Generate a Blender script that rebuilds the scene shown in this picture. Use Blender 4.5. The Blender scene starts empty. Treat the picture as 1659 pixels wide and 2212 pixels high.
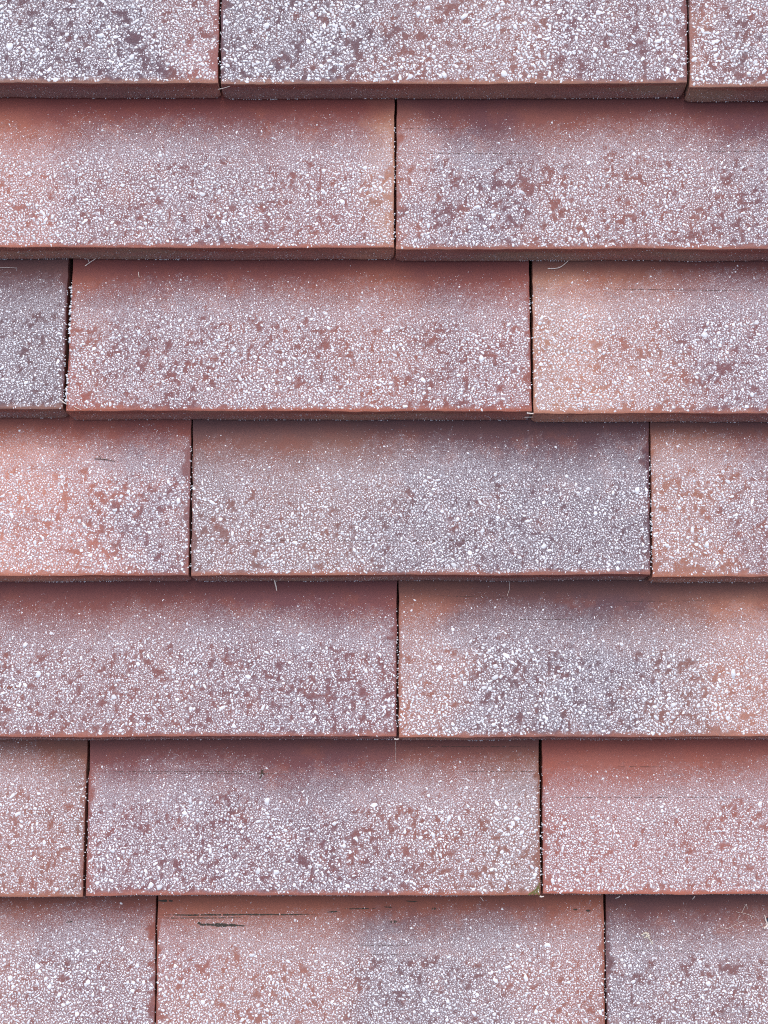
import bpy, bmesh, math, random
import numpy as np
from mathutils import Vector, Matrix

# ------------------------------------------------------------------ scene, camera, light
sc = bpy.context.scene
COL = sc.collection
R = math.radians
MM = 0.001

PITCH = R(45.0)                 # slope of the roof
FOC = 2700.0                    # focal length in units of a 1659 x 2212 picture
DIST = 0.717                    # camera to roof, metres
CPITCH = R(2.1)                 # camera leans down from the roof's own normal
BASE = Vector((0.0, 0.0, 2.6))  # middle of the photographed field, above the ground

roof_rot = Matrix.Rotation(PITCH, 4, 'X')
ROOF_M = Matrix.Translation(BASE) @ roof_rot          # roof frame: x across, y up the slope, z out of the roof
fwd = Vector((0, -math.sin(CPITCH), -math.cos(CPITCH)))
upv = Vector((0, math.cos(CPITCH), -math.sin(CPITCH)))
CAM = -fwd * DIST

cd = bpy.data.cameras.new('camera'); cam = bpy.data.objects.new('camera', cd); COL.objects.link(cam)
cd.sensor_width = 36; cd.sensor_fit = 'AUTO'; cd.lens = FOC / 2212.0 * 36.0
cd.clip_start = 0.01; cd.clip_end = 3000
cm = Matrix(((1, upv.x * 0, 0, CAM.x), (0, upv.y, -fwd.y, CAM.y), (0, upv.z, -fwd.z, CAM.z), (0, 0, 0, 1)))
cam.matrix_world = ROOF_M @ cm
sc.camera = cam

SUN_EL, SUN_AZ = R(86.0), R(-130.0)    # high behind cloud, a little to the left
w = bpy.data.worlds.new('World'); sc.world = w; w.use_nodes = True
nt = w.node_tree; bg = nt.nodes['Background']
sky = nt.nodes.new('ShaderNodeTexSky'); sky.sky_type = 'NISHITA'; sky.sun_disc = False
sky.sun_elevation = SUN_EL; sky.sun_rotation = SUN_AZ
sky.air_density = 1.0; sky.dust_density = 3.5; sky.ozone_density = 1.0
nt.links.new(sky.outputs[0], bg.inputs[0]); bg.inputs[1].default_value = 0.12
sd = bpy.data.lights.new('sun', 'SUN'); sun = bpy.data.objects.new('sun', sd); COL.objects.link(sun)
sd.energy = 1.0; sd.angle = R(60); sd.color = (1.0, 0.97, 0.95)
sdir = Vector((math.sin(SUN_AZ) * math.cos(SUN_EL), math.cos(SUN_AZ) * math.cos(SUN_EL), math.sin(SUN_EL)))
sun.rotation_euler = sdir.to_track_quat('Z', 'Y').to_euler()
sun.location = BASE + sdir * 20
sc.view_settings.view_transform = 'Standard'; sc.view_settings.look = 'None'
sc.view_settings.gamma = 1.0; sc.view_settings.use_curve_mapping = False
sc.view_settings.exposure = 0.68
sc.cycles.use_denoising = False; sc.cycles.filter_width = 1.1
sc.cycles.max_bounces = 6; sc.cycles.diffuse_bounces = 4; sc.cycles.transparent_max_bounces = 8

# ------------------------------------------------------------------ helpers
def lin(c):
    return tuple(((v / 255.0) / 12.92 if v / 255.0 <= 0.04045 else ((v / 255.0 + 0.055) / 1.055) ** 2.4) for v in c) + (1.0,)

def ray(px, py):
    return Vector(((px - 829.5) / FOC, 0, 0)) + upv * (-(py - 1106.0) / FOC) + fwd

def hit_plane(px, py, p0, n):
    d = ray(px, py)
    return CAM + d * ((p0 - CAM).dot(n) / d.dot(n))

def link(name, me, mat=None, parent=None, M=None):
    o = bpy.data.objects.new(name, me); COL.objects.link(o)
    if mat is not None:
        for m in (mat if isinstance(mat, (list, tuple)) else [mat]):
            me.materials.append(m)
    if parent is not None: o.parent = parent
    if M is not None: o.matrix_local = M
    return o

def np_mesh(name, verts, sizes, loops):
    """verts (n,3), sizes = loops per polygon, loops = vertex indices"""
    me = bpy.data.meshes.new(name)
    me.vertices.add(len(verts)); me.vertices.foreach_set('co', np.ascontiguousarray(verts, dtype=np.float32).ravel())
    me.loops.add(len(loops)); me.loops.foreach_set('vertex_index', np.ascontiguousarray(loops, dtype=np.int32))
    me.polygons.add(len(sizes))
    st = np.zeros(len(sizes), dtype=np.int32); st[1:] = np.cumsum(sizes)[:-1]
    me.polygons.foreach_set('loop_start', st)
    me.update(calc_edges=True); me.validate()
    return me

class Noise:
    """smooth value noise on a lattice, 2-D"""
    def __init__(self, seed):
        self.t = np.random.default_rng(seed).random((128, 128))
    def one(self, x, y):
        xi = np.floor(x).astype(int); yi = np.floor(y).astype(int)
        fx = x - xi; fy = y - yi
        fx = fx * fx * (3 - 2 * fx); fy = fy * fy * (3 - 2 * fy)
        t = self.t; a = xi % 128; b = (xi + 1) % 128; c = yi % 128; d = (yi + 1) % 128
        return (t[a, c] * (1 - fx) + t[b, c] * fx) * (1 - fy) + (t[a, d] * (1 - fx) + t[b, d] * fx) * fy
    def __call__(self, x, y, s, octs=2):
        x = np.asarray(x, float) / s; y = np.asarray(y, float) / s
        v = 0; a = 1; tot = 0
        for k in range(octs):
            v = v + a * self.one(x * 2 ** k + 17.3 * k, y * 2 ** k + 5.1 * k); tot += a; a *= 0.5
        return v / tot

def sstep(a, b, x):
    t = np.clip((x - a) / (b - a), 0, 1)
    return t * t * (3 - 2 * t)

# ------------------------------------------------------------------ materials
class NB:
    def __init__(self, name):
        self.m = bpy.data.materials.new(name); self.m.use_nodes = True
        self.t = self.m.node_tree; self.bsdf = self.t.nodes['Principled BSDF']
    def n(self, typ, **kw):
        nd = self.t.nodes.new(typ)
        for k, v in kw.items(): setattr(nd, k, v)
        return nd
    def put(self, sock, v):
        if isinstance(v, bpy.types.NodeSocket): self.t.links.new(v, sock)
        else: sock.default_value = v
    def math(self, op, a, b=0.0, clamp=False):
        nd = self.n('ShaderNodeMath', operation=op); nd.use_clamp = clamp
        self.put(nd.inputs[0], a); self.put(nd.inputs[1], b)
        return nd.outputs[0]
    def mix(self, f, a, b, mode='MIX'):
        nd = self.n('ShaderNodeMix', data_type='RGBA', blend_type=mode)
        self.put(nd.inputs[0], f); self.put(nd.inputs[6], a); self.put(nd.inputs[7], b)
        return nd.outputs[2]
    def noise(self, vec, scale, detail=3.0, rough=0.55):
        nd = self.n('ShaderNodeTexNoise'); self.put(nd.inputs['Vector'], vec)
        nd.inputs['Scale'].default_value = scale; nd.inputs['Detail'].default_value = detail
        nd.inputs['Roughness'].default_value = rough
        return nd.outputs[0]
    def step(self, v, a, b):
        nd = self.n('ShaderNodeMapRange', interpolation_type='SMOOTHSTEP')
        self.put(nd.inputs[0], v); nd.inputs[1].default_value = a; nd.inputs[2].default_value = b
        return nd.outputs[0]

def coords(b, seed):
    tc = b.n('ShaderNodeTexCoord')
    mp = b.n('ShaderNodeMapping'); b.t.links.new(tc.outputs['Object'], mp.inputs[0])
    mp.inputs['Location'].default_value = (seed * 0.731, seed * 0.417, seed * 0.913)
    sp = b.n('ShaderNodeSeparateXYZ'); b.t.links.new(tc.outputs['Object'], sp.inputs[0])
    st = b.n('ShaderNodeMapping'); b.t.links.new(mp.outputs[0], st.inputs[0]); st.inputs['Scale'].default_value = (0.28, 1.0, 1.0)
    return mp.outputs[0], sp.outputs, st.outputs[0]

WID = 0.265
SAT, VAL = 0.94, 0.68          # all clay colours below, as fired

def clay(b, vec, xyz, streak, stops, blotch, bamt):
    u = b.math('ADD', b.math('DIVIDE', xyz[0], WID), 0.5)
    wob = b.math('MULTIPLY', b.math('SUBTRACT', b.noise(vec, 22.0, 4.0, 0.6), 0.5), 0.42)
    cr = b.n('ShaderNodeValToRGB'); b.put(cr.inputs[0], b.math('ADD', u, wob))
    el = cr.color_ramp.elements; cr.color_ramp.interpolation = 'EASE'
    for i, (p, c) in enumerate(stops):
        e = el[i] if i < 2 else el.new(p)
        e.position = p; e.color = lin(c)
    c = cr.outputs[0]
    c = b.mix(b.math('MULTIPLY', b.step(b.noise(vec, 75.0, 6.0, 0.65), 0.48, 0.66), bamt), c, lin(blotch))
    c = b.mix(b.math('MULTIPLY', b.step(b.noise(streak, 160.0, 4.0, 0.6), 0.5, 0.75), 0.25), c, lin((92, 52, 50)))
    c = b.mix(0.08, c, lin((124, 74, 90)))
    hs = b.n('ShaderNodeHueSaturation'); hs.inputs['Saturation'].default_value = SAT; hs.inputs['Value'].default_value = VAL
    b.put(hs.inputs['Color'], c); c = hs.outputs[0]
    v = b.math('ADD', b.math('MULTIPLY', b.noise(vec, 900.0, 3.0, 0.7), 0.5), 0.75)
    return b.mix(1.0, c, v, 'MULTIPLY')

def tile_materials(i, stops, blotch, bamt, top, topw, lip, ycov):
    b = NB('clay_tile'); vec, xyz, streak = coords(b, i + 1)
    c = clay(b, vec, xyz, streak, stops, blotch, bamt)
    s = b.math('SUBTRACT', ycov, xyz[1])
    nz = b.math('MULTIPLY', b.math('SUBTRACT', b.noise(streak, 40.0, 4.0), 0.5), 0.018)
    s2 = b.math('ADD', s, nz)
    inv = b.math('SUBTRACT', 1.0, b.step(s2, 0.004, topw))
    c = b.mix(b.math('MULTIPLY', inv, 0.8), c, lin([a_ * v_ for a_, v_ in zip((.96, .86, .84), top)]))  # grimy band below the overlap, with the overhang's shade also mixed into its colour
    lipn = b.math('ADD', xyz[1], b.math('MULTIPLY', b.math('SUBTRACT', b.noise(vec, 120.0, 4.0), 0.5), 0.008))
    c = b.mix(b.math('MULTIPLY', b.math('SUBTRACT', 1.0, b.step(lipn, 0.0005, 0.0040)), 0.5), c, lin([.62 * a_ + .38 * b_ for a_, b_ in zip(lip, (172, 132, 114))]))
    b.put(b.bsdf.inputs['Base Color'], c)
    b.put(b.bsdf.inputs['Roughness'], 0.78)
    bp = b.n('ShaderNodeBump'); bp.inputs['Strength'].default_value = 0.35; bp.inputs['Distance'].default_value = 0.0006
    b.put(bp.inputs['Height'], b.math('ADD', b.noise(vec, 700.0, 4.0, 0.65), b.noise(streak, 260.0, 3.0)))
    b.t.links.new(bp.outputs[0], b.bsdf.inputs['Normal'])
    # front edge of the tile: darker fired clay, wet along its upper arris
    f = NB('clay_tile_edge'); vec, xyz, streak = coords(f, i + 31)
    c = clay(f, vec, xyz, streak, stops, (112, 72, 62), 0.5)
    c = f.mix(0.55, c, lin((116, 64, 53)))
    c = f.mix(f.math('MULTIPLY', f.step(f.noise(streak, 30.0, 4.0), 0.5, 0.62), 0.55), c, lin((112, 88, 72)))
    zz = f.math('ADD', xyz[2], f.math('MULTIPLY', f.math('SUBTRACT', f.noise(streak, 55.0, 4.0), 0.55), 0.016))
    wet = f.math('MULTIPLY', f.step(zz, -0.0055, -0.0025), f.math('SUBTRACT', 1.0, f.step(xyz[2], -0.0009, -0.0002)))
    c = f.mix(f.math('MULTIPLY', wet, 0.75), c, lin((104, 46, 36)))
    dust = f.math('MULTIPLY', f.step(f.math('ADD', xyz[2], f.math('MULTIPLY', f.noise(streak, 80.0, 4.0), 0.008)), 0.002, -0.007), f.step(f.noise(vec, 1400.0, 3.0, 0.8), 0.42, 0.60))
    c = f.mix(f.math('MULTIPLY', dust, 0.17), c, (0.54, 0.44, 0.42, 1))
    f.put(f.bsdf.inputs['Base Color'], c)
    f.put(f.bsdf.inputs['Roughness'], f.math('SUBTRACT', 0.82, f.math('MULTIPLY', wet, 0.35)))
    bp = f.n('ShaderNodeBump'); bp.inputs['Strength'].default_value = 0.5; bp.inputs['Distance'].default_value = 0.0006
    f.put(bp.inputs['Height'], f.noise(vec, 800.0, 4.0, 0.7))
    f.t.links.new(bp.outputs[0], f.bsdf.inputs['Normal'])
    return [b.m, f.m]

def frost_material(name, base, t0, t1):
    b = NB(name)
    g = b.n('ShaderNodeNewGeometry')
    rnd = g.outputs['Random Per Island']
    v = b.math('ADD', b.math('MULTIPLY', rnd, 0.20), 0.82)
    c = b.mix(1.0, base, v, 'MULTIPLY')
    b.put(b.bsdf.inputs['Base Color'], c); b.put(b.bsdf.inputs['Roughness'], 0.75); b.bsdf.inputs['Specular IOR Level'].default_value = 0.2
    b.bsdf.inputs['IOR'].default_value = 1.31
    wn = b.n('ShaderNodeTexWhiteNoise', noise_dimensions='1D'); b.put(wn.inputs['W'], rnd)
    tr = b.n('ShaderNodeBsdfTransparent'); tl = b.n('ShaderNodeBsdfTranslucent'); b.put(tl.inputs[0], c)
    ms = b.n('ShaderNodeMixShader'); ms.inputs[0].default_value = 0.08
    b.t.links.new(b.bsdf.outputs[0], ms.inputs[1]); b.t.links.new(tl.outputs[0], ms.inputs[2])
    m2 = b.n('ShaderNodeMixShader')
    b.put(m2.inputs[0], b.math('ADD', b.math('MULTIPLY', wn.outputs['Value'], t1 - t0), t0))
    b.t.links.new(ms.outputs[0], m2.inputs[1]); b.t.links.new(tr.outputs[0], m2.inputs[2])
    b.t.links.new(m2.outputs[0], b.t.nodes['Material Output'].inputs[0])
    return b.m

FROST = frost_material('frost_crystal', (0.95, 0.955, 0.985, 1), 0.0, 0.10)
FROST_FINE = frost_material('frost_fine', (0.92, 0.91, 0.96, 1), 0.06, 0.42)

def film_material():
    b = NB('frost_film'); tc = b.n('ShaderNodeTexCoord')
    at_ = b.n('ShaderNodeAttribute'); at_.attribute_name = 'veil'
    sp = b.step(b.noise(tc.outputs['Object'], 1300.0, 3.0, 0.75), 0.40, 0.60)
    f = b.math('MULTIPLY', at_.outputs['Fac'], b.math('ADD', b.math('MULTIPLY', sp, .62), .16), True)
    b.put(b.bsdf.inputs['Base Color'], (0.86, 0.84, 0.90, 1)); b.put(b.bsdf.inputs['Roughness'], 0.8)
    b.bsdf.inputs['Specular IOR Level'].default_value = 0.1
    tr = b.n('ShaderNodeBsdfTransparent'); ms = b.n('ShaderNodeMixShader')
    b.put(ms.inputs[0], f); b.t.links.new(tr.outputs[0], ms.inputs[1]); b.t.links.new(b.bsdf.outputs[0], ms.inputs[2])
    b.t.links.new(ms.outputs[0], b.t.nodes['Material Output'].inputs[0])
    return b.m
FILM = film_material()

def plain(name, c, rough=0.8, var=0.25, scale=800.0):
    b = NB(name); tc = b.n('ShaderNodeTexCoord')
    n = b.noise(tc.outputs['Object'], scale, 4.0, 0.6)
    v = b.math('ADD', b.math('MULTIPLY', n, 2 * var), 1 - var)
    b.put(b.bsdf.inputs['Base Color'], b.mix(1.0, lin(c), v, 'MULTIPLY'))
    b.bsdf.inputs['Roughness'].default_value = rough
    return b.m

M_WOOD = plain('weathered_batten', (96, 80, 66), 0.85, 0.3, 90)
M_FELT = plain('roofing_felt', (38, 36, 36), 0.9, 0.2, 200)
M_LAWN = plain('frosted_lawn', (176, 178, 180), 0.9, 0.3, 3)
M_FIBRE = plain('pale_dry_fibre', (226, 214, 204), 0.6, 0.15)
M_STRAW = plain('straw', (160, 132, 104), 0.7, 0.25)
M_TWIG = plain('dark_twig', (74, 62, 48), 0.85, 0.3)
M_MARK = plain('dark_drag_mark', (58, 52, 44), 0.9, 0.45, 1500)
M_HAIRLINE = plain('hairline_score', (78, 56, 50), 0.9, 0.35, 1500)
M_MOSS = plain('moss_green', (104, 98, 52), 0.9, 0.35, 1200)
M_BEETLE = plain('dark_blue_shell', (38, 48, 66), 0.4, 0.2)

# ------------------------------------------------------------------ ground and roof
gm = bpy.data.meshes.new('ground')
gm.from_pydata([(-1500, -1500, 0), (1500, -1500, 0), (1500, 1500, 0), (-1500, 1500, 0)], [], [(0, 1, 2, 3)])
ground = link('ground', gm, M_LAWN); ground['kind'] = 'structure'

roof = bpy.data.objects.new('tiled_roof', None); COL.objects.link(roof)
roof.matrix_world = ROOF_M; roof.empty_display_size = 0.1
roof['label'] = 'sloping roof of overlapping red clay tiles dusted with white frost'
roof['category'] = 'roof'; roof['kind'] = 'thing'

THICK = 0.0140
ALPHA = math.asin(0.0151 / 0.0914)            # how far each tile leans on the row below
SLANT = math.tan(R(19.2) - ALPHA)             # front edge is cut a little out of square
LEN = 0.212
rowpx = {0: -173, 1: 181, 2: 535, 3: 888, 4: 1243, 5: 1592, 6: 1934, 7: 2277, 8: 2618}
rowy = {k: hit_plane(829.5, v, Vector((0, 0, 0)), Vector((0, 0, 1))).y for k, v in rowpx.items()}
rowy[-1] = rowy[0] + (rowy[0] - rowy[1])

# each tile: row, bottom-left px, bottom-right px, top-left px, top-right px (None = out of frame: width taken from the tile)
# picture units of 1659 x 2212; then colour stops across, blotch colour and amount, top band, band width mm, lip, frost start mm, density, bare, rime
PU, RD, OR, TN, BR = (110, 74, 82), (142, 76, 68), (202, 118, 86), (202, 138, 106), (110, 70, 60)
DR, OL, PK = (112, 60, 56), (104, 82, 64), (170, 96, 84)
T = [
 # row 1
 dict(r=1, bl=None, br=(471, 178), tl=None, tr=(475, -160), st=[(0, PU), (.45, PU), (.8, (104, 68, 80)), (.93, RD), (1, PK)], bl_c=(128, 66, 58), ba=.45, top=DR, lip=(170, 122, 96), f0=6, den=1.12, bare=.05, big=1.2,
      lab='purple clay tile at top edge, thickest bright frost, left of the wide top tile'),
 dict(r=1, bl=(476, 182), br=(1485, 180), tl=(480, -160), tr=(1482, -160), st=[(0, PU), (.25, PU), (.45, (150, 88, 78)), (.62, (162, 100, 84)), (.8, (128, 76, 80)), (1, (140, 84, 82))], bl_c=(158, 84, 60), ba=.5, top=DR, lip=(176, 122, 92), f0=6, den=1.08, bare=.06, big=1.2,
      lab='wide frosted tile at top edge with orange tint at its centre'),
 dict(r=1, bl=(1490, 187), br=None, tl=(1489, -160), tr=None, st=[(0, (176, 112, 90)), (.05, (150, 90, 82)), (.2, PU), (1, (120, 70, 78))], bl_c=(176, 92, 66), ba=.6, top=DR, lip=(168, 118, 94), f0=6, den=1.08, bare=.06, big=1.2,
      lab='frosted tile at top edge sitting slightly lower than its neighbour'),
 # row 2
 dict(r=2, bl=None, br=(851, 535), tl=None, tr=(852, 222), st=[(0, OR), (.2, (192, 110, 86)), (.34, (150, 82, 76)), (.6, (138, 78, 78)), (.88, (158, 86, 76)), (1, TN)], bl_c=(182, 98, 66), ba=.5, top=(118, 56, 50), lip=(176, 96, 74), f0=17, den=1.1, bare=.02, big=1.0,
      lab='red tile with orange patch, second row, its frost starting in a soft hazy line'),
 dict(r=2, bl=(855.5, 538), br=None, tl=(857, 222), tr=None, st=[(0, (176, 104, 86)), (.06, (140, 78, 76)), (.2, (122, 70, 78)), (.4, (158, 86, 70)), (.6, (152, 82, 72)), (.85, (124, 68, 74)), (1, PU)], bl_c=(170, 92, 64), ba=.5, top=(100, 54, 52), lip=(168, 100, 78), f0=19, den=1.0, bare=.06, big=1.0,
      lab='maroon tile, second row, with a bare dark band and scattered bare orange spots'),
 # row 3
 dict(r=3, bl=None, br=(136, 883), tl=None, tr=(147, 575), st=[(0, PU), (.8, PU), (1, (112, 72, 74))], bl_c=(126, 66, 58), ba=.45, top=(98, 68, 64), lip=(150, 106, 88), f0=13, den=.95, bare=.05, big=1.0,
      lab='purple-grey tile beside the widest dark open joint'),
 dict(r=3, bl=(143, 887), br=(1148, 888), tl=(157, 575), tr=(1143, 575), st=[(0, (176, 84, 60)), (.05, (168, 88, 66)), (.18, (140, 76, 74)), (.45, (150, 80, 70)), (.65, (172, 92, 66)), (.82, (142, 74, 68)), (1, (168, 84, 66))], bl_c=(178, 92, 62), ba=.5, top=(110, 58, 54), lip=(172, 84, 60), f0=19, den=1.0, bare=.04, big=1.0,
      lab='wide red tile, third row, with crusted frost along its open joint'),
 dict(r=3, bl=(1153, 893), br=None, tl=(1150, 575), tr=None, st=[(0, TN), (.12, (214, 144, 112)), (.26, (182, 110, 84)), (.42, (140, 78, 78)), (.7, (124, 70, 78)), (1, PU)], bl_c=(182, 96, 66), ba=.5, top=(104, 62, 56), lip=(172, 104, 80), f0=14, den=1.05, bare=.03, big=1.0,
      lab='tile fading from tan orange to maroon, third row'),
 # row 4
 dict(r=4, bl=None, br=(407, 1243), tl=None, tr=(413, 918), st=[(0, OR), (.62, (222, 138, 106)), (.76, (200, 116, 90)), (.9, (138, 80, 82)), (1, (150, 90, 84))], bl_c=(190, 98, 66), ba=.55, top=(128, 74, 66), lip=(158, 88, 70), f0=12, den=1.02, bare=.06, big=1.0,
      lab='bright orange tile in the middle row, left of the purple one'),
 dict(r=4, bl=(412.5, 1243), br=(1405.5, 1240), tl=(417, 918), tr=(1401, 918), st=[(0, (140, 92, 82)), (.12, (152, 98, 86)), (.28, (156, 102, 86)), (.52, (118, 78, 82)), (.72, (110, 74, 82)), (.92, PU), (1, (104, 64, 72))], bl_c=(166, 88, 62), ba=.42, top=(94, 66, 66), lip=(176, 100, 74), f0=16, den=.98, bare=.03, big=1.0,
      lab='wide tile, tan at one end and purple at the other, with a long hairline score'),
 dict(r=4, bl=(1410, 1246), br=None, tl=(1405, 918), tr=None, st=[(0, (186, 118, 90)), (.12, (180, 110, 82)), (.24, (150, 88, 80)), (.4, PU), (1, (120, 74, 80))], bl_c=(186, 104, 70), ba=.6, top=(92, 62, 62), lip=(180, 106, 78), f0=14, den=.98, bare=.09, big=1.0,
      lab='orange-brown tile in the middle row with large bare patches, beside the purple end'),
 # row 5
 dict(r=5, bl=None, br=(856, 1592), tl=None, tr=(857, 1262), st=[(0, RD), (.2, (150, 84, 76)), (.45, (152, 84, 74)), (.75, (132, 76, 80)), (1, (146, 78, 74))], bl_c=(168, 88, 64), ba=.5, top=(106, 62, 62), lip=(178, 100, 78), f0=20, den=1.0, bare=.06, big=1.0,
      lab='red-brown tile, fifth row, left of the straight joint'),
 dict(r=5, bl=(861, 1592), br=None, tl=(862, 1262), tr=None, st=[(0, (190, 112, 80)), (.06, (180, 108, 82)), (.20, (126, 82, 84)), (.45, (112, 77, 84)), (.62, (156, 100, 84)), (.75, (200, 130, 102)), (1, (186, 118, 96))], bl_c=(158, 86, 64), ba=.4, top=(100, 68, 62), lip=(176, 100, 76), f0=18, den=1.0, bare=.05, big=1.1,
      lab='tile with a purple-grey centre between orange ends'),
 # row 6
 dict(r=6, bl=None, br=(178.5, 1937), tl=None, tr=(189, 1606), st=[(0, OR), (.84, (176, 108, 90)), (.94, (170, 98, 76)), (1, (156, 98, 80))], bl_c=(164, 92, 62), ba=.55, top=(108, 74, 64), lip=(170, 104, 78), f0=11, den=1.0, bare=.05, big=1.0,
      lab='tan tile, sixth row, with a grimy olive-brown band above its frost'),
 dict(r=6, bl=(185, 1934), br=(1168, 1934), tl=(194, 1606), tr=(1164, 1606), st=[(0, (170, 94, 82)), (.05, (146, 82, 82)), (.3, (134, 74, 76)), (.55, (128, 74, 78)), (.8, (162, 92, 74)), (1, (160, 102, 78))], bl_c=(172, 90, 66), ba=.5, top=(106, 66, 62), lip=(186, 100, 74), f0=17, den=1.0, bare=.06, big=1.05,
      lab='wide mauve-red tile, sixth row, with mossy green lower corner'),
 dict(r=6, bl=(1173, 1931), br=None, tl=(1171, 1606), tr=None, st=[(0, (180, 96, 78)), (.15, (184, 102, 82)), (.35, (176, 100, 82)), (1, (172, 94, 78))], bl_c=(186, 92, 62), ba=.5, top=(132, 72, 62), lip=(194, 100, 76), f0=20, den=.95, bare=.035, big=.95,
      lab='brightest salmon-red tile, frost starting below a straight score line'),
 # row 7
 dict(r=7, bl=None, br=(333, 2277), tl=None, tr=(337, 1946), st=[(0, RD), (.66, (172, 102, 82)), (.8, (140, 82, 80)), (.95, (146, 80, 72)), (1, (164, 90, 70))], bl_c=(158, 78, 60), ba=.5, top=(122, 76, 62), lip=(170, 96, 74), f0=11, den=1.02, bare=.02, big=1.0,
      lab='orange-brown tile at bottom edge with mauve frosted lower part'),
 dict(r=7, bl=(336, 2277), br=(1307.5, 2277), tl=(341, 1946), tr=(1304, 1946), st=[(0, (176, 98, 80)), (.1, (184, 112, 88)), (.35, (176, 106, 84)), (.55, (126, 84, 86)), (.75, (138, 88, 84)), (.93, (180, 102, 76)), (1, (172, 98, 74))], bl_c=(176, 96, 66), ba=.5, top=(138, 86, 66), lip=(170, 96, 74), f0=15, den=1.0, bare=.03, big=1.0,
      lab='wide orange-brown tile at bottom edge with long black drag marks'),
 dict(r=7, bl=(1311.5, 2277), br=None, tl=(1309, 1946), tr=None, st=[(0, (120, 74, 76)), (.2, (140, 86, 82)), (.4, (160, 98, 84)), (1, (160, 94, 80))], bl_c=(176, 98, 70), ba=.45, top=(92, 62, 60), lip=(170, 96, 74), f0=14, den=.98, bare=.03, big=.95,
      lab='dark plum tile at bottom edge with cobweb strands'),
]

# ------------------------------------------------------------------ frost crystals
def crystal_mesh_arrays(x, y, z, r, k, h, rng, tilt=0.25, nrm=None, elong=1.9, cone=False):
    """n little plates (frusta of k uneven sides) or cones, in the frame whose z is the surface normal"""
    n = len(x)
    ang = (np.arange(k)[None, :] + rng.uniform(-.42, .42, (n, k))) * (2 * math.pi / k)
    rr = r[:, None] * rng.uniform(.78, 1.30, (n, k))
    el = rng.uniform(1 / elong, elong, (n, 1)) ** 0.5
    px = np.cos(ang) * rr * el; py = np.sin(ang) * rr / el
    th = rng.uniform(0, 2 * math.pi, (n, 1)); c, s = np.cos(th), np.sin(th)
    bx = px * c - py * s; by = px * s + py * c
    tx = rng.normal(0, tilt, (n, 1)); ty = rng.normal(0, tilt, (n, 1))
    low = np.stack([bx, by, np.full((n, k), -0.00004)], -1)
    if cone:
        ap = np.stack([rng.normal(0, .25, n) * r, rng.normal(0, .25, n) * r, h], -1)[:, None, :]
        loc = np.concatenate([low, ap], 1)
    else:
        sh = rng.uniform(.84, .97, (n, 1))
        ux, uy = bx * sh, by * sh
        uz = np.maximum(h[:, None] + tx * ux + ty * uy, h[:, None] * .25)
        loc = np.concatenate([low, np.stack([ux, uy, uz], -1)], 1)
    if nrm is not None:                                   # (ex, ey, ez) per surface
        ex, ey, ez = nrm
        loc = loc[..., :1] * ex + loc[..., 1:2] * ey + loc[..., 2:] * ez
    loc = loc + np.stack([x, y, z], -1)[:, None, :]
    nv = loc.shape[1]
    i = np.arange(k); j = (i + 1) % k
    if cone:
        loops = np.stack([i, j, np.full(k, k)], -1).ravel(); sizes = np.full(k, 3)
    else:
        quads = np.stack([i, j, j + k, i + k], -1).ravel()
        loops = np.concatenate([quads, i + k]); sizes = np.concatenate([np.full(k, 4), [k]])
    L = (loops[None, :] + (np.arange(n) * nv)[:, None]).ravel()
    return loc.reshape(-1, 3), np.tile(sizes, n), L

class Pile:
    def __init__(self): self.v = []; self.s = []; self.l = []; self.m = []; self.off = 0
    def add(self, arr, mi=0):
        v, s, l = arr
        if len(v) == 0: return
        self.v.append(v); self.s.append(s); self.l.append(l + self.off); self.m.append(np.full(len(s), mi)); self.off += len(v)
    def mesh(self, name):
        me = np_mesh(name, np.concatenate(self.v), np.concatenate(self.s), np.concatenate(self.l))
        me.polygons.foreach_set('material_index', np.concatenate(self.m).astype(np.int32))
        at_ = me.attributes.new('veil', 'FLOAT', 'POINT')
        vv = np.zeros(len(me.vertices), np.float32)
        if hasattr(self, 'veil'): o, v = self.veil; vv[o:o + len(v)] = v
        at_.data.foreach_set('value', vv)
        return me

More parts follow.
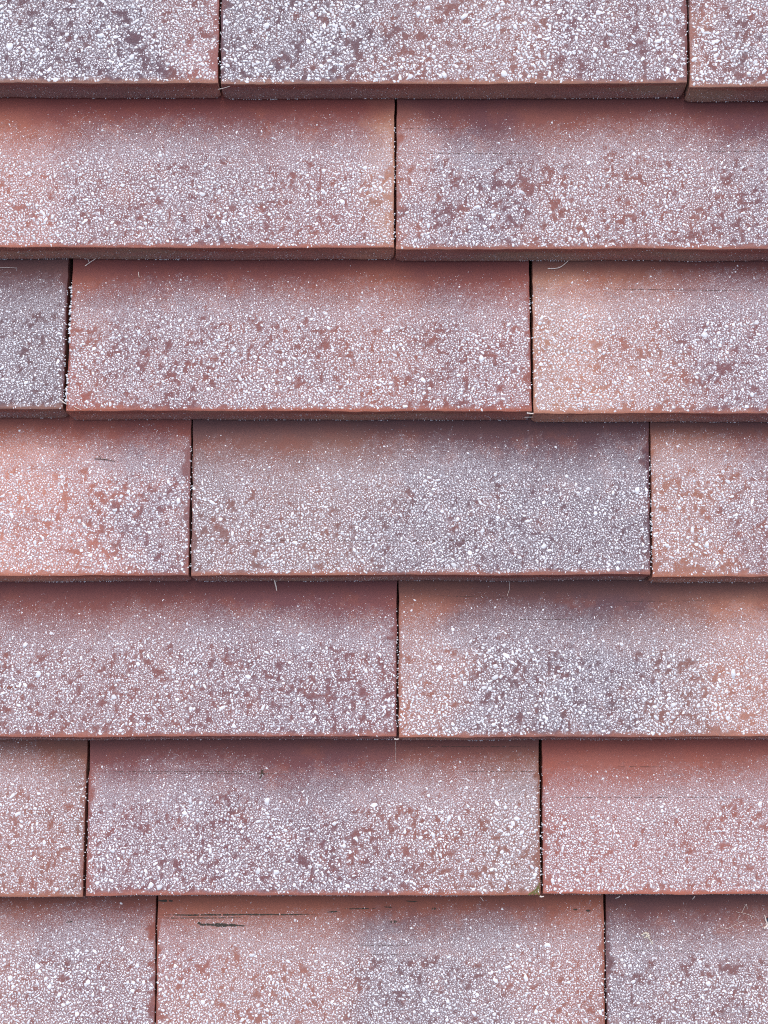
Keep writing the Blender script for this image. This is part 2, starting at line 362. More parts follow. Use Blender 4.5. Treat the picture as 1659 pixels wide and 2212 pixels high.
RES = 0.00025
def frost_on(tile, P, rng, N1, N2, edge_l, edge_r):
    xl, xr, yb, zf, ycov = P['xl'], P['xr'], P['yb'], P['zf'], P['ycov']
    q = tile
    # exposed stretch that the photograph shows, with a margin; beyond it only the coarser crystals are laid
    X0, X1 = P['x0'] - .002, P['x1'] + .002
    W, H = int((X1 - X0) / RES), int((ycov + .004) / RES)
    occ = np.zeros((W + 40, H + 40), bool)
    pile = Pile()
    f0 = q['f0'] * MM
    def fields(x, y):
        s = ycov - y
        wv = (N1(x, y * .3, .070, 2) - .5) * .014 + (N2(x, y * .6, .010, 3) - .5) * .008 + rng.normal(0, .0022, np.shape(x))
        s2 = s + wv
        dens = sstep(f0 - .008, f0 + .022, s2)                 # amount of frost
        coarse = sstep(f0 + .010, f0 + .036, s2)               # share of large crystals
        thr = .284 + q['bare'] * .9
        b1 = np.minimum(N1(x, y * .85, .0021, 3), N2(x + .7, y * .85, .0040, 3) + .05)
        big_scale = N2(x, y, .026, 2)
        bare = (b1 < thr + (big_scale - .5) * .13) & (s2 > f0 + .022 + (N1(x + 1, y, .015, 2) - .5) * .02)
        lipw = .0009 + np.maximum(0, N2(x, y * .3, .0032, 3) - .42) * .0075 * (.4 + 1.2 * N1(x + 2, y * 0, .05, 2)) + rng.uniform(0, .0008, np.shape(x))
        lip = y - yb(x) < lipw
        sw = .0006 + np.maximum(0, N1(x * .3 + 3, y, .006, 3) - q.get('side', .54)) * .020 + rng.uniform(0, .0012, np.shape(x))
        side = (x - xl(y) < sw) | (xr(y) - x < sw)
        return s, dens, coarse, bare, lip, side
    def near(x, y):                                        # 1 on the photographed stretch, fading to 0 away from it
        m = .022
        return sstep(-m, 0, np.minimum(np.minimum(x - P['fx0'], P['fx1'] - x), np.minimum(y - P['fy0'], P['fy1'] - y)))
    def level(pitch, rlo, rhi, prob, k, hf, cone, mi, fill, keep_bare=0.0, outside=1.0):
        nx, ny = int((X1 - X0) / pitch) + 1, int((ycov + .003) / pitch) + 1
        gx, gy = np.meshgrid(np.arange(nx), np.arange(ny), indexing='ij')
        gx = gx + .5 * (gy % 2)
        x = X0 + (gx + rng.uniform(-.42, .42, gx.shape)) * pitch
        y = -.0005 + (gy + rng.uniform(-.42, .42, gx.shape)) * pitch
        x, y = x.ravel(), y.ravel()
        ok = (y > yb(x) + .0003) & (y < ycov) & (x > xl(y) + .0003) & (x < xr(y) - .0003)
        x, y = x[ok], y[ok]
        s, dens, coarse, bare, lip, side = fields(x, y)
        p = prob(s, dens, coarse, x, y) * q['den'] * (outside + (1 - outside) * near(x, y))
        p = np.where(bare | lip | side, p * keep_bare, p)
        ok = rng.random(len(x)) < p
        x, y = x[ok], y[ok]
        r = rlo + (rhi - rlo) * rng.random(len(x)) ** 1.5
        ix, iy = ((x - X0) / RES).astype(int) + 20, ((y + .0005) / RES).astype(int) + 20
        rp = r / RES
        hitm = occ[ix, iy].copy()
        for a in range(6):
            c, s_ = math.cos(a * 1.047), math.sin(a * 1.047)
            hitm |= occ[np.clip((ix + rp * c * .8).astype(int), 0, occ.shape[0] - 1), np.clip((iy + rp * s_ * .8).astype(int), 0, occ.shape[1] - 1)]
        ok = ~hitm
        x, y, r, ix, iy, rp = x[ok], y[ok], r[ok], ix[ok], iy[ok], rp[ok]
        m = int(rhi / RES) + 1
        for dx in range(-m, m + 1):
            for dy in range(-m, m + 1):
                d = math.hypot(dx, dy)
                if d > m: continue
                sel = d <= rp * fill
                occ[np.clip(ix[sel] + dx, 0, occ.shape[0] - 1), np.clip(iy[sel] + dy, 0, occ.shape[1] - 1)] = True
        h = .00007 + r * rng.uniform(hf * .7, hf * 1.3, len(r))
        pile.add(crystal_mesh_arrays(x, y, zf(x, y), r, k, h, rng, tilt=.12, cone=cone), mi)
        return len(x)
    g = q['big']
    clump = lambda x, y: sstep(.40, .68, N2(x + .3, y, .012, 2))
    level(.0060, .00125 * g, .00175 * g, lambda s, d, c, x, y: .07 * c * (.2 + 1.2 * clump(x, y)), 7, .06, False, 0, .9, 0.0)
    level(.0036, .00085 * g, .00125 * g, lambda s, d, c, x, y: .20 * c * (.2 + 1.2 * clump(x, y)), 6, .08, False, 0, 1.0, 0.01)
    level(.0020, .00056 * g, .00084 * g, lambda s, d, c, x, y: .66 * c * (.4 + .9 * clump(x, y)) + .03 * d, 5, .10, False, 0, 1.0, 0.02)
    level(.00134, .00042, .00060, lambda s, d, c, x, y: .90 * c * (.6 + .4 * clump(x + .1, y)) + .30 * d * d, 6, .14, True, 0, 1.0, 0.02, .60)
    level(.00092, .00027, .00040, lambda s, d, c, x, y: 1.0 * c + .95 * d, 4, .20, True, 1, 1.0, 0.02, .12)
    level(.00062, .00018, .00028, lambda s, d, c, x, y: 1.0 * d + .03 * sstep(.002, .02, s), 3, .28, True, 1, .95, 0.05, .0)
    # thin film of rime between the crystals, with holes where the clay is bare
    fa, fb = X0 + .0025, X1 - .0025
    ya, yc = .0012, ycov - .002
    if fb - fa > .01 and yc - ya > .01:
        gx = np.linspace(fa, fb, int((fb - fa) / .0018)); gy = np.linspace(ya, yc, int((yc - ya) / .0018))
        xx, yy_ = np.meshgrid(gx, gy, indexing='ij'); sh = xx.shape
        xx = (xx + rng.uniform(-.0003, .0003, sh)).ravel(); yy_ = (yy_ + rng.uniform(-.0003, .0003, sh)).ravel()
        s_, d_, c_, b_, l_, e_ = fields(xx, yy_)
        veil = d_ * (.46 - .14 * c_) * (.65 + .7 * N2(xx + .5, yy_, .018, 3))
        veil = veil * (1 + .8 * (1 - near(xx, yy_)))
        veil = np.where(b_ | l_ | e_, .08 * d_, veil)
        idx = np.arange(len(xx)).reshape(sh)
        qd = np.stack([idx[:-1, :-1], idx[1:, :-1], idx[1:, 1:], idx[:-1, 1:]], -1).reshape(-1, 4)
        qd = qd[veil[qd].max(1) > .06]
        pile.add((np.stack([xx, yy_, zf(xx, yy_) + .00003], -1), np.full(len(qd), 4), qd.ravel()), 2)
        pile.veil = (pile.off - len(xx), veil)
    # dusting on the front edge, thicker towards its lower arris
    n = int((P['x1'] - P['x0']) * .012 / (.00085 ** 2))
    x = rng.uniform(P['x0'], P['x1'], n); t = rng.random(n) ** .8
    nn = N1(x, t * .014, .006, 2)
    ok = (rng.random(n) < sstep(.10, .5, t + (N2(x, t * .004, .02, 2) - .5) * .5) * .24 * (.05 + nn)) & (x > xl(0 * x) + .001) & (x < xr(0 * x) - .001)
    x, t = x[ok], t[ok]
    r = rng.uniform(.00011, .00024, len(x))
    fy, fz = P['fdir']
    nrm = (np.array([1., 0, 0]), np.array([0., -fy, -fz]), np.array([0., fz, -fy]))
    pile.add(crystal_mesh_arrays(x, P['front'](x) + fy * THICK * t, P['frontz'](x) + fz * THICK * t, r, 4, r * .9, rng, nrm=nrm, cone=True), 1)
    # fringe of needles along the lower arris
    n = int((P['x1'] - P['x0']) / .00055)
    x = rng.uniform(P['x0'] + .002, P['x1'] - .002, n)
    ok = rng.random(n) < .06 + .3 * (N1(x, x * 0, .02, 2) > .52)
    x = x[ok]; r = rng.uniform(.00015, .00030, len(x))
    if q.get('fringe', 1):
        pile.add(crystal_mesh_arrays(x, P['front'](x) + fy * THICK * .985, P['frontz'](x) + fz * THICK * .985, r, 4, r * 2.2, rng, nrm=nrm, cone=True), 1)
    # larger plates standing on the side arrises, reaching into the joint
    for side, am in ((-1, edge_l), (1, edge_r)):
        if am <= 0: continue
        n = int(ycov / .0004)
        y = rng.uniform(.004, ycov - .012, n)
        pr = am * (N2(y, y * 0 + side, .009, 2) > .40) * sstep(.012, .03, ycov - y)
        y = y[rng.random(n) < pr]
        if len(y) == 0: continue
        x = (xl(y) if side < 0 else xr(y)) + side * rng.uniform(-.0007, .0004, len(y))
        r = .00016 + .00046 * rng.random(len(y)) ** 2 * (.4 + .9 * am)
        a = rng.uniform(.3, 1.1)
        nrm2 = (np.array([math.cos(a), 0, -side * math.sin(a)]), np.array([0, 1., 0]), np.array([side * math.sin(a), 0, math.cos(a)]))
        z = zf(x, y) - rng.uniform(.0001, .0009, len(y))
        pile.add(crystal_mesh_arrays(x, y, z, r, 6, r * rng.uniform(.8, 1.8, len(y)), rng, tilt=.5, nrm=nrm2, elong=2.2), 0)
    return pile.mesh('frost')

# ------------------------------------------------------------------ tiles
def tile_mesh(P, rng, N1, N2):
    xl, xr, zf = P['xl'], P['xr'], P['zf']
    t = np.concatenate([[0, .003, .007, .013, .022], np.linspace(.04, .96, 70), [.978, .987, .993, .997, 1]])
    yy = np.concatenate([[0, .0012, .003, .006], np.linspace(.010, .100, 26), np.linspace(.115, LEN, 6)])
    zz = np.array([0, .3, .65, 1.0])
    nx, ny, nz = len(t), len(yy), len(zz)
    fy, fz = P['fdir']
    bm = bmesh.new(); vs = {}
    def vert(i, j, k):
        key = (i, j, k)
        if key in vs: return vs[key]
        y0 = yy[j]; q = zz[k]
        a, b = xl(y0), xr(y0)
        x = a + (b - a) * t[i]
        fr = max(0.0, 1 - y0 / .05)
        yb_ = float(P['yb'](x))
        y = y0 + yb_ * fr
        z = float(zf(np.array(x), np.array(y)))
        # ragged arrises
        side = -1 if i == 0 else (1 if i == nx - 1 else 0)
        if side: x += side * (float(N1(y0, q * .02, .006, 3)) - .5) * .0009
        if j == 0: y += (float(N2(x, q * .006, .005, 3)) - .5) * .0007
        # depth, along the slanted front edge near the front
        y += fy * THICK * q * fr
        z += (fz * fr - (1 - fr)) * THICK * q
        # lower corners of the front edge are rounded off
        if j <= 3 and q > .5:
            e = min(x - a, b - x)
            rd = .0032
            if e < rd:
                kx = 1 - e / rd
                y += kx * kx * .0022 * (q - .3) * (1 - j / 4)
        v = bm.verts.new((x, y, z)); vs[key] = v
        return v
    def quad(a, b, c, d, mi):
        f = bm.faces.new((a, b, c, d)); f.material_index = mi; f.smooth = True
    for i in range(nx - 1):
        for j in range(ny - 1):
            quad(vert(i, j, 0), vert(i + 1, j, 0), vert(i + 1, j + 1, 0), vert(i, j + 1, 0), 0)
            quad(vert(i, j, nz - 1), vert(i, j + 1, nz - 1), vert(i + 1, j + 1, nz - 1), vert(i + 1, j, nz - 1), 1)
        for k in range(nz - 1):
            quad(vert(i, 0, k), vert(i, 0, k + 1), vert(i + 1, 0, k + 1), vert(i + 1, 0, k), 1)
            quad(vert(i, ny - 1, k), vert(i + 1, ny - 1, k), vert(i + 1, ny - 1, k + 1), vert(i, ny - 1, k + 1), 1)
    for j in range(ny - 1):
        for k in range(nz - 1):
            quad(vert(0, j, k), vert(0, j + 1, k), vert(0, j + 1, k + 1), vert(0, j, k + 1), 1)
            quad(vert(nx - 1, j, k), vert(nx - 1, j, k + 1), vert(nx - 1, j + 1, k + 1), vert(nx - 1, j + 1, k), 1)
    bm.normal_update()
    ed = [e for e in bm.edges if len(e.link_faces) == 2 and e.calc_face_angle(0) > R(50)]
    bmesh.ops.bevel(bm, geom=ed, offset=.00032, offset_type='OFFSET', segments=2, profile=.5, affect='EDGES', clamp_overlap=True)
    for e in bm.edges:
        if len(e.link_faces) == 2 and e.calc_face_angle(0) > R(35): e.smooth = False
    me = bpy.data.meshes.new('tile'); bm.to_mesh(me); bm.free()
    return me

# joints where thick plates of frost stand on the arris: (tile index, left amount, right amount)
EDGE = {0: (0, .12), 1: (.12, .2), 2: (.1, 0), 3: (0, .35), 4: (.15, 0), 5: (0, .25), 6: (1.0, .25), 7: (.12, 0), 8: (0, .5), 9: (.2, .3),
        10: (.55, 0), 11: (0, .3), 12: (.3, 0), 13: (0, .15), 14: (.12, .3), 15: (.3, 0), 16: (0, .12), 17: (.1, .25), 18: (.2, 0)}
TILES = []

def build_tile(i, q, frost=True):
    rng = np.random.default_rng(100 + i); N1, N2 = Noise(i * 2 + 1), Noise(i * 2 + 2)
    r = q['r']
    Z0, ZN = Vector((0, 0, q.get('dz', 0.0))), Vector((0, 0, 1))
    def bp(p): return hit_plane(p[0], p[1], Z0, ZN)
    wid = WID + rng.uniform(-.0006, .0006)
    if q['bl'] and q['br']: A, B = bp(q['bl']), bp(q['br'])
    elif q['br']: B = bp(q['br']); A = B - Vector((wid, rng.uniform(-.0006, .0006), 0))
    else: A = bp(q['bl']); B = A + Vector((wid, rng.uniform(-.0006, .0006), 0))
    mid = (A + B) / 2
    ex = (B - A).normalized()
    ey = Vector((0, math.cos(ALPHA), -math.sin(ALPHA))); ey = (ey - ex * ey.dot(ex)).normalized(); ez = ex.cross(ey)
    M = Matrix(((ex.x, ey.x, ez.x, mid.x), (ex.y, ey.y, ez.y, mid.y), (ex.z, ey.z, ez.z, mid.z), (0, 0, 0, 1)))
    Mi = M.inverted()
    def loc(p): return Mi @ hit_plane(p[0], p[1], mid, ez)
    hw = (B - A).length / 2
    TL, TR = q['tl'] and loc(q['tl']), q['tr'] and loc(q['tr'])
    kl = (TL.x + hw) / TL.y if TL else None
    kr = (TR.x - hw) / TR.y if TR else None
    if kl is None and kr is None: kl = kr = 0.0
    if kl is None: kl = kr
    if kr is None: kr = kl
    ycov = (rowy[r - 1] - mid.y) / math.cos(ALPHA) - THICK * SLANT
    amp = .00030
    sag = rng.uniform(-.0006, .0006)
    P = dict(
        xl=lambda y: -hw + kl * np.asarray(y), xr=lambda y: hw + kr * np.asarray(y),
        yb=lambda x: (N2(x, np.asarray(x) * 0 + .4, .045, 2) - .5) * .0010,
        zf=lambda x, y: (N1(x, y * .7, .035, 2) - .5) * amp * 2 + sag * (1 - (np.asarray(x) / hw) ** 2) * .5,
        ycov=ycov, x0=-hw, x1=hw, fdir=(-math.sin(math.atan(SLANT)), -math.cos(math.atan(SLANT))))
    P['front'] = lambda x: P['yb'](x) - .00008
    P['frontz'] = lambda x: P['zf'](np.asarray(x), np.asarray(x) * 0)
    # the stretch inside the photograph (plus a margin), in the tile's own x
    e0 = (Mi @ hit_plane(-60, rowpx[r], mid, ez)).x; e1 = (Mi @ hit_plane(1719, rowpx[r], mid, ez)).x
    P['fx0'], P['fx1'] = e0, e1
    if e1 < -hw or e0 > hw: P['fx0'], P['fx1'] = e0, e1
    P['fy0'] = (Mi @ hit_plane(829, 2250, mid, ez)).y; P['fy1'] = (Mi @ hit_plane(829, -40, mid, ez)).y
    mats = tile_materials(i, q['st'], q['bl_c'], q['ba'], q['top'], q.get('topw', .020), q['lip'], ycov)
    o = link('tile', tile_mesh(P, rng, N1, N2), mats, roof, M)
    if q.get('lab'): o['label'] = q['lab']
    if frost:
        f = link('frost', frost_on(q, P, rng, N1, N2, *EDGE.get(i, (.2, .2))), [FROST, FROST_FINE, FILM], o)
        f['kind'] = 'stuff'
    TILES.append((o, P, M, Mi, mid, ez))
    return o

for i, q in enumerate(T): build_tile(i, q)

# tiles just outside the picture, so that the roof goes on
def more(r, bl, br, st):
    return dict(r=r, bl=bl, br=br, tl=None, tr=None, st=st, bl_c=(168, 90, 64), ba=.5, top=(108, 62, 58), lip=(172, 98, 76), f0=15, den=1.0, bare=.05, big=1.05)
S1 = [(0, RD), (.3, PU), (.7, (150, 84, 74)), (1, RD)]
S2 = [(0, OR), (.4, RD), (1, PU)]
for k, q in enumerate([more(0, None, (848, -173), S1), more(0, (856, -172), None, S2), more(2, None, (-158, 532), S2), more(2, (1866, 541), None, S1),
                       more(5, None, (-139, 1592), S1), more(5, (1857, 1592), None, S2), more(8, None, (850, 2618), S2), more(8, (856, 2618), None, S1)]):
    build_tile(40 + k, q)

def box(name, x0, x1, y0, y1, z0, z1, mat, parent):
    v = [(x, y, z) for z in (z0, z1) for y in (y0, y1) for x in (x0, x1)]
    me = bpy.data.meshes.new(name)
    me.from_pydata(v, [], [(0, 2, 3, 1), (4, 5, 7, 6), (0, 1, 5, 4), (2, 6, 7, 3), (0, 4, 6, 2), (1, 3, 7, 5)])
    return link(name, me, mat, parent)
box('underlay', -.62, .62, rowy[8] - .02, rowy[0] + .24, -.062, -.058, M_FELT, roof)
for r_ in range(0, 9):
    yh = rowy[r_] + LEN * math.cos(ALPHA)
    box('batten', -.60, .60, yh - .030, yh - .006, -.0575, -.0505, M_WOOD, roof)

# ------------------------------------------------------------------ score lines and drag marks on the tiles
def mark(ti, a, b, wid, mat, name, gaps=0.0, taper=False, lift=.00005):
    o, P, M, Mi, mid, ez = TILES[ti]
    rg = random.Random(int(a[0] * 7 + a[1] * 13 + ti))
    A, B = Mi @ hit_plane(a[0], a[1], mid, ez), Mi @ hit_plane(b[0], b[1], mid, ez)
    n = max(4, int((B - A).length / .0011))
    bm = bmesh.new(); prev = None; off = 0.0
    d = (B - A).normalized(); nrm = Vector((-d.y, d.x, 0))
    for k in range(n + 1):
        t = k / n; off = off * .85 + rg.uniform(-.06, .06) * wid
        p = A.lerp(B, t) + nrm * off
        wd = wid * rg.uniform(.45, 1.1) * (min(1, 6 * t, 6 * (1 - t)) if not taper else (math.sin(math.pi * min(1, t * .9 + .1)) ** .7)) * .5 + .00002
        x, y = p.x, p.y
        l, h_ = p - nrm * wd, p + nrm * wd
        z = float(P['zf'](np.array(x), np.array(y))) + lift
        cur = (bm.verts.new((l.x, l.y, z)), bm.verts.new((h_.x, h_.y, z)), bm.verts.new((p.x, p.y, z + .00003)))
        if prev and rg.random() >= gaps:
            bm.faces.new((prev[0], cur[0], cur[2], prev[2])); bm.faces.new((prev[2], cur[2], cur[1], prev[1]))
        prev = cur
    bmesh.ops.delete(bm, geom=[v for v in bm.verts if not v.link_faces], context='VERTS')
    me = bpy.data.meshes.new(name); bm.to_mesh(me); bm.free()
    link(name, me, mat, o)

K = .5014
def z7(X, Y): return (X * K, 1593 + Y * K)
def z8(X, Y): return (827.5 + X * K, 1593 + Y * K)
for a, b, wd, g, tp in (((680, 765), (1370, 762), .0010, .04, False), ((680, 778), (1055, 777), .0006, .12, False), ((860, 806), (1062, 812), .0021, 0, True),
                        ((680, 703), (752, 705), .0014, .25, False), ((1480, 739), (1622, 737), .0007, .1, False), ((1410, 753), (1462, 750), .0011, .15, True), ((850, 800), (870, 800), .0016, 0, True)):
    mark(17, z7(*a), z7(*b), wd, M_MARK, 'drag_mark', g, tp)
for a, b, wd in (((30, 795), (62, 795), .0018), ((210, 738), (230, 737), .0014), ((820, 741), (838, 741), .0014), ((874, 746), (896, 747), .0018), ((5, 730), (40, 733), .0009), ((100, 705), (150, 708), .0008)):
    mark(17, z8(*a), z8(*b), wd, M_MARK, 'drag_mark', .1, True)
mark(16, z7(285, 796), z7(348, 790), .0009, M_MARK, 'drag_mark', .1, True)
mark(11, (0, 1484), (44, 1486), .0016, plain('worn_red_scar', (120, 66, 52), .85, .3), 'drag_mark', 0, True)
for ti, a, b in ((14, z7(425, 146), z7(1120, 146)), (14, z7(480, 153), z7(1275, 157)), (14, z8(355, 147), z8(675, 147)), (14, z8(140, 38), z8(640, 40)),
                 (15, z8(690, 258), z8(1659, 257)), (15, z8(1010, 126), z8(1230, 127)), (17, z8(0, 937), z8(190, 937)), (17, z7(1520, 937), z7(1655, 937)), (17, z8(-150, 895), z8(125, 896)),
                 (9, (418, 1168), (1128, 1168)), (4, (865, 278), (1028, 279)), (4, (872, 331), (1148, 332)), (4, (1369, 326), (1659, 327)),
                 (12, (948, 1287), (1098, 1291)), (12, (1329, 1299), (1529, 1298)), (7, (1304, 624), (1659, 629)), (18, z8(1010, 918), z8(1380, 921)), (12, (1095, 1338), (1260, 1338))):
    mark(ti, a, b, .00034, M_HAIRLINE, 'score_line', .3)

# ------------------------------------------------------------------ small loose things lying on the tiles
def at(px, py, ti, lift=.0004):
    """a point of the roof frame on tile ti, a little above its face"""
    o, P, M, Mi, mid, ez = TILES[ti]
    return hit_plane(px, py, mid, ez) + ez * lift

def tube(bm, pts, r0, r1, sides=5, seed=0, rough=.25):
    rg = random.Random(seed)
    pts = [Vector(p) for p in pts]
    fine = []
    for a in range(len(pts) - 1):
        p0 = pts[max(a - 1, 0)]; p1 = pts[a]; p2 = pts[a + 1]; p3 = pts[min(a + 2, len(pts) - 1)]
        for k in range(6):
            t = k / 6
            fine.append(.5 * ((2 * p1) + (p2 - p0) * t + (2 * p0 - 5 * p1 + 4 * p2 - p3) * t * t + (3 * p1 - p0 - 3 * p2 + p3) * t ** 3))
    fine.append(pts[-1]); prev = None
    for i, p in enumerate(fine):
        d = (fine[min(i + 1, len(fine) - 1)] - fine[max(i - 1, 0)]).normalized()
        u = d.cross(Vector((0.1, 0.2, 1))).normalized(); v = d.cross(u)
        t = i / (len(fine) - 1); rr = (r0 * (1 - t) + r1 * t)
        ring = [bm.verts.new(p + (u * math.cos(a * 6.2832 / sides) + v * math.sin(a * 6.2832 / sides)) * rr * rg.uniform(1 - rough, 1 + rough)) for a in range(sides)]
        if prev:
            for a in range(sides): bm.faces.new((prev[a], prev[(a + 1) % sides], ring[(a + 1) % sides], ring[a]))
        else: bm.faces.new(ring[::-1])
        prev = ring
    bm.faces.new(prev)

def blob(bm, c, r, seed=0, squash=.7):
    rg = random.Random(seed)
    ret = bmesh.ops.create_icosphere(bm, subdivisions=2, radius=r)
    for v in ret['verts']:
        v.co *= rg.uniform(.72, 1.15); v.co.z *= squash; v.co += c

def loose(name, bm, mat, label, cat, group=None):
    """one top-level thing: mesh given in the roof frame, origin moved to its first vertex"""
    bm.verts.ensure_lookup_table()
    o0 = bm.verts[0].co.copy()
    for v in bm.verts: v.co -= o0
    me = bpy.data.meshes.new(name); bm.to_mesh(me); bm.free()
    o = link(name, me, mat); o.matrix_world = ROOF_M @ Matrix.Translation(o0)
    o['label'] = label; o['category'] = cat
    if group: o['group'] = group
    return o

def fibre(pts, ti, r, mat, name, label, cat, lifts=None, group='pale fibres caught on the tiles', extra=()):
    bm = bmesh.new(); L = lifts or [.0005] * len(pts)
    tube(bm, [at(p[0], p[1], ti, l) for p, l in zip(pts, L)], r, r * .6, seed=int(pts[0][0]))
    for e in extra: tube(bm, [at(p[0], p[1], ti, .0008) for p in e], r * .9, r * .5, seed=int(e[0][1]))
    return loose(name, bm, mat, label, cat, group)

def front_fibre(pts, depth, r, mat, name, label, cat, group='pale fibres caught on the tiles'):
    bm = bmesh.new()
    tube(bm, [hit_plane(p[0], p[1], Vector((0, 0, -d)), Vector((0, 0, 1))) for p, d in zip(pts, depth)], r, r * .6, seed=int(pts[0][0]))
    return loose(name, bm, mat, label, cat, group)

front_fibre([(471, 193), (484, 190), (497, 186)], [.004, .0025, .0015], .00020, M_FIBRE, 'dry_fibre', 'pale fibre bridging the joint on the thick edge of the top row', 'fibre')
fibre([(184, 575), (197, 567), (210, 560)], 6, .00022, M_FIBRE, 'dry_fibre', 'forked pale fibre poking out beside the widest open joint', 'fibre', [.0004, .0012, .002], extra=[((190, 560), (194, 568.5))])
fibre([(300, 588), (300, 593), (301, 600)], 6, .00020, M_FIBRE, 'dry_fibre', 'short upright pale whisker on the bare red band of a third-row tile', 'fibre')
fibre([(1183, 580), (1197, 581), (1212, 577), (1229, 563)], 7, .00024, M_FIBRE, 'dry_fibre', 'long curved pale hair at the top of the tan orange tile', 'fibre', [.0004, .0008, .0012, .002])
fibre([(0, 579), (18, 578.5), (37, 579.5)], 5, .00013, M_FIBRE, 'dry_fibre', 'thin straight pale strand on the purple-grey tile', 'fibre')
front_fibre([(1138, 891.5), (1147, 893.5), (1156, 892)], [.001, .0012, .001], .00052, M_FIBRE, 'wool_tuft', 'thick white tuft bridging a joint at the bottom of the third row', 'tuft', 'white tufts bridging joints')
front_fibre([(1133, 902), (1142, 901), (1151, 901)], [.006, .007, .006], .00022, M_FIBRE, 'dry_fibre', 'thin fibre just below the thick white tuft in a joint', 'fibre')
front_fibre([(130, 863), (137, 869), (145, 873.5)], [-.0012, -.0008, -.0004], .00042, M_FIBRE, 'seed_husk', 'white pointed husk spanning the open joint low on the third row', 'husk', None)
fibre([(160, 878), (167, 882), (176, 885.5)], 6, .00022, M_FIBRE, 'dry_fibre', 'pale fibre on the corner of the wide red tile beside the white husk', 'fibre')
fibre([(594, 1254), (596, 1264), (598, 1276)], 11, .00038, M_FIBRE, 'frosted_stalk', 'short white frosted stalk hanging over the bare band of a fifth-row tile', 'stalk', [.003, .0018, .0005], None)
fibre([(1101, 1253), (1100, 1273), (1095, 1288)], 12, .00014, M_FIBRE, 'dry_fibre', 'hair-thin upright strand on the dark band of the purple-centred tile', 'fibre')
front_fibre([(852, 1596), (857, 1597), (862, 1596)], [.001, .001, .001], .00048, M_FIBRE, 'wool_tuft', 'small white tuft closing the foot of the fifth-row joint', 'tuft', 'white tufts bridging joints')
fibre([(854, 1602), (855, 1625), (854, 1648)], 14, .00009, M_FIBRE, 'web_strand', 'single vertical cobweb strand below the fifth-row joint', 'cobweb')
front_fibre([(1166, 1936), (1171, 1937), (1175, 1936)], [.001, .001, .001], .00050, M_FIBRE, 'wool_tuft', 'small white tuft beside the mossy green corner', 'tuft', 'white tufts bridging joints')
fibre([(1037, 1936), (1040, 1940), (1044, 1946)], 17, .00022, M_FIBRE, 'dry_fibre', 'short slanting fibre below the sixth row, near the mossy corner', 'fibre', [.003, .002, .0006])
fibre([(1337, 1934), (1333, 1937), (1328, 1939)], 18, .00030, M_FIBRE, 'dry_fibre', 'tiny white whisker at the top of the dark plum tile, nearer the joint', 'fibre', [.003, .0025, .002])
fibre([(1498, 1934), (1497, 1938), (1495, 1942)], 18, .00030, M_FIBRE, 'dry_fibre', 'tiny white whisker at the top of the plum tile, nearer the cobweb', 'fibre', [.003, .002, .001])
fibre([(205, 991), (223, 992), (236, 994), (249, 997)], 8, .00022, M_TWIG, 'small_twig', 'thin dark frosted twig lying on the bright orange tile', 'twig', None, 'dark twigs on the tiles', extra=[((214, 985), (220, 992))])
fibre([(567, 1662), (565, 1668), (564, 1675), (561, 1682)], 14, .00045, M_TWIG, 'small_twig', 'tiny dark hooked twig upright on the wide mauve-red tile', 'twig', None, 'dark twigs on the tiles', extra=[((571, 1670), (565, 1671))])

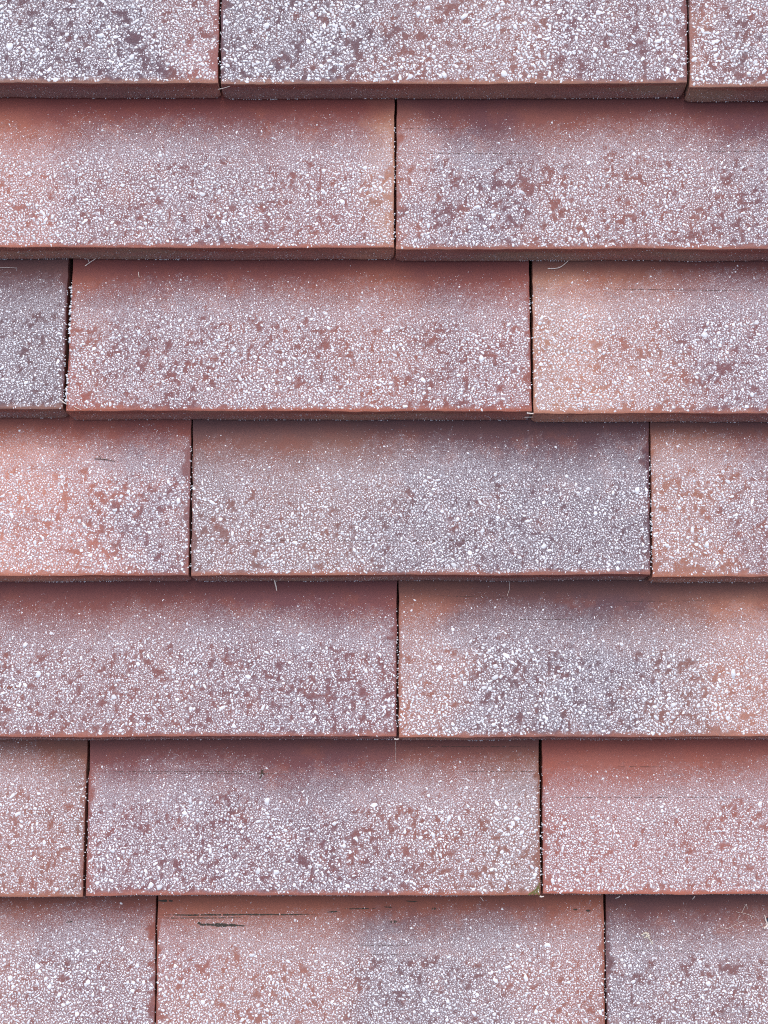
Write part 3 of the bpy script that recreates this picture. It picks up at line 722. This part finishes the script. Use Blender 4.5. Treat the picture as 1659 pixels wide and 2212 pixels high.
# curl of pale debris
bm = bmesh.new()
for k, (X, Y, r_) in enumerate(((300, 450, 5), (318, 436, 6), (340, 432, 6.5), (360, 440, 6), (368, 460, 6), (345, 468, 6), (325, 480, 5), (372, 485, 5), (384, 505, 4.5), (396, 525, 4.5), (408, 543, 4))):
    blob(bm, at((1500 + X / 4.424) * .8848, (2180 + Y / 4.424) * .8848, 18, .0005), r_ * .000095 * 1.25, seed=k)
loose('debris_curl', bm, plain('frosted_husk', (206, 196, 178), .8, .3, 900), 'curled pale crumb of debris lying on the dark plum tile', 'debris')

# cobweb
def cw(X, Y): return ((1500 + X / 4.424) * .8848, (2180 + Y / 4.424) * .8848)
bm = bmesh.new()
for k, pl in enumerate((((1422, 118), (1395, 165), (1370, 212), (1312, 200)), ((1370, 212), (1420, 225), (1465, 242), (1482, 292)), ((1422, 118), (1436, 172)), ((1345, 240), (1330, 300)),
                        ((1285, 348), (1225, 380), (1160, 374), (1118, 384)), ((1400, 300), (1285, 348)), ((1465, 242), (1500, 255)))):
    tube(bm, [at(*cw(*p), 18, .0005) for p in pl], .00009, .00007, sides=4, seed=k, rough=.6)
loose('cobweb', bm, M_FIBRE, 'broken frosted cobweb strands spread on the dark plum tile', 'cobweb')
bm = bmesh.new()
tube(bm, [at(*cw(*p), 18, .0008) for p in ((1618, 232), (1630, 285), (1642, 320), (1640, 355), (1612, 380))], .0002, .0006, seed=3)
tube(bm, [at(*cw(*p), 18, .0008) for p in ((1580, 325), (1596, 345))], .0003, .0002, seed=5)
loose('wool_tuft', bm, M_FIBRE, 'curved white tuft beside the dark blue speck on the plum tile', 'tuft', 'white tufts bridging joints')
bm = bmesh.new()
blob(bm, at(*cw(1662, 292), 18, .0006), .0017, seed=9, squash=.55); blob(bm, at(*cw(1672, 275), 18, .0006), .0012, seed=10, squash=.55)
loose('dark_pellet', bm, M_BEETLE, 'dark blue speck on the plum tile at the picture edge', 'pellet')

# moss in the lower corner of the wide mauve-red tile
bm = bmesh.new(); rg = random.Random(4)
for k in range(150):
    u, v = rg.random(), rg.random()
    px, py = 1165.5 - 26 * u * (1 - v * .75), 1932.5 - 26 * v * (1 - .6 * u)
    ret = bmesh.ops.create_icosphere(bm, subdivisions=1, radius=rg.uniform(.0002, .00055))
    c = at(px, py, 14, .0000)
    for q_ in ret['verts']: q_.co = q_.co * rg.uniform(.7, 1.2); q_.co.z *= .45; q_.co += c
loose('moss_patch', bm, M_MOSS, 'thin olive moss on the lower corner of the wide mauve-red tile', 'moss')
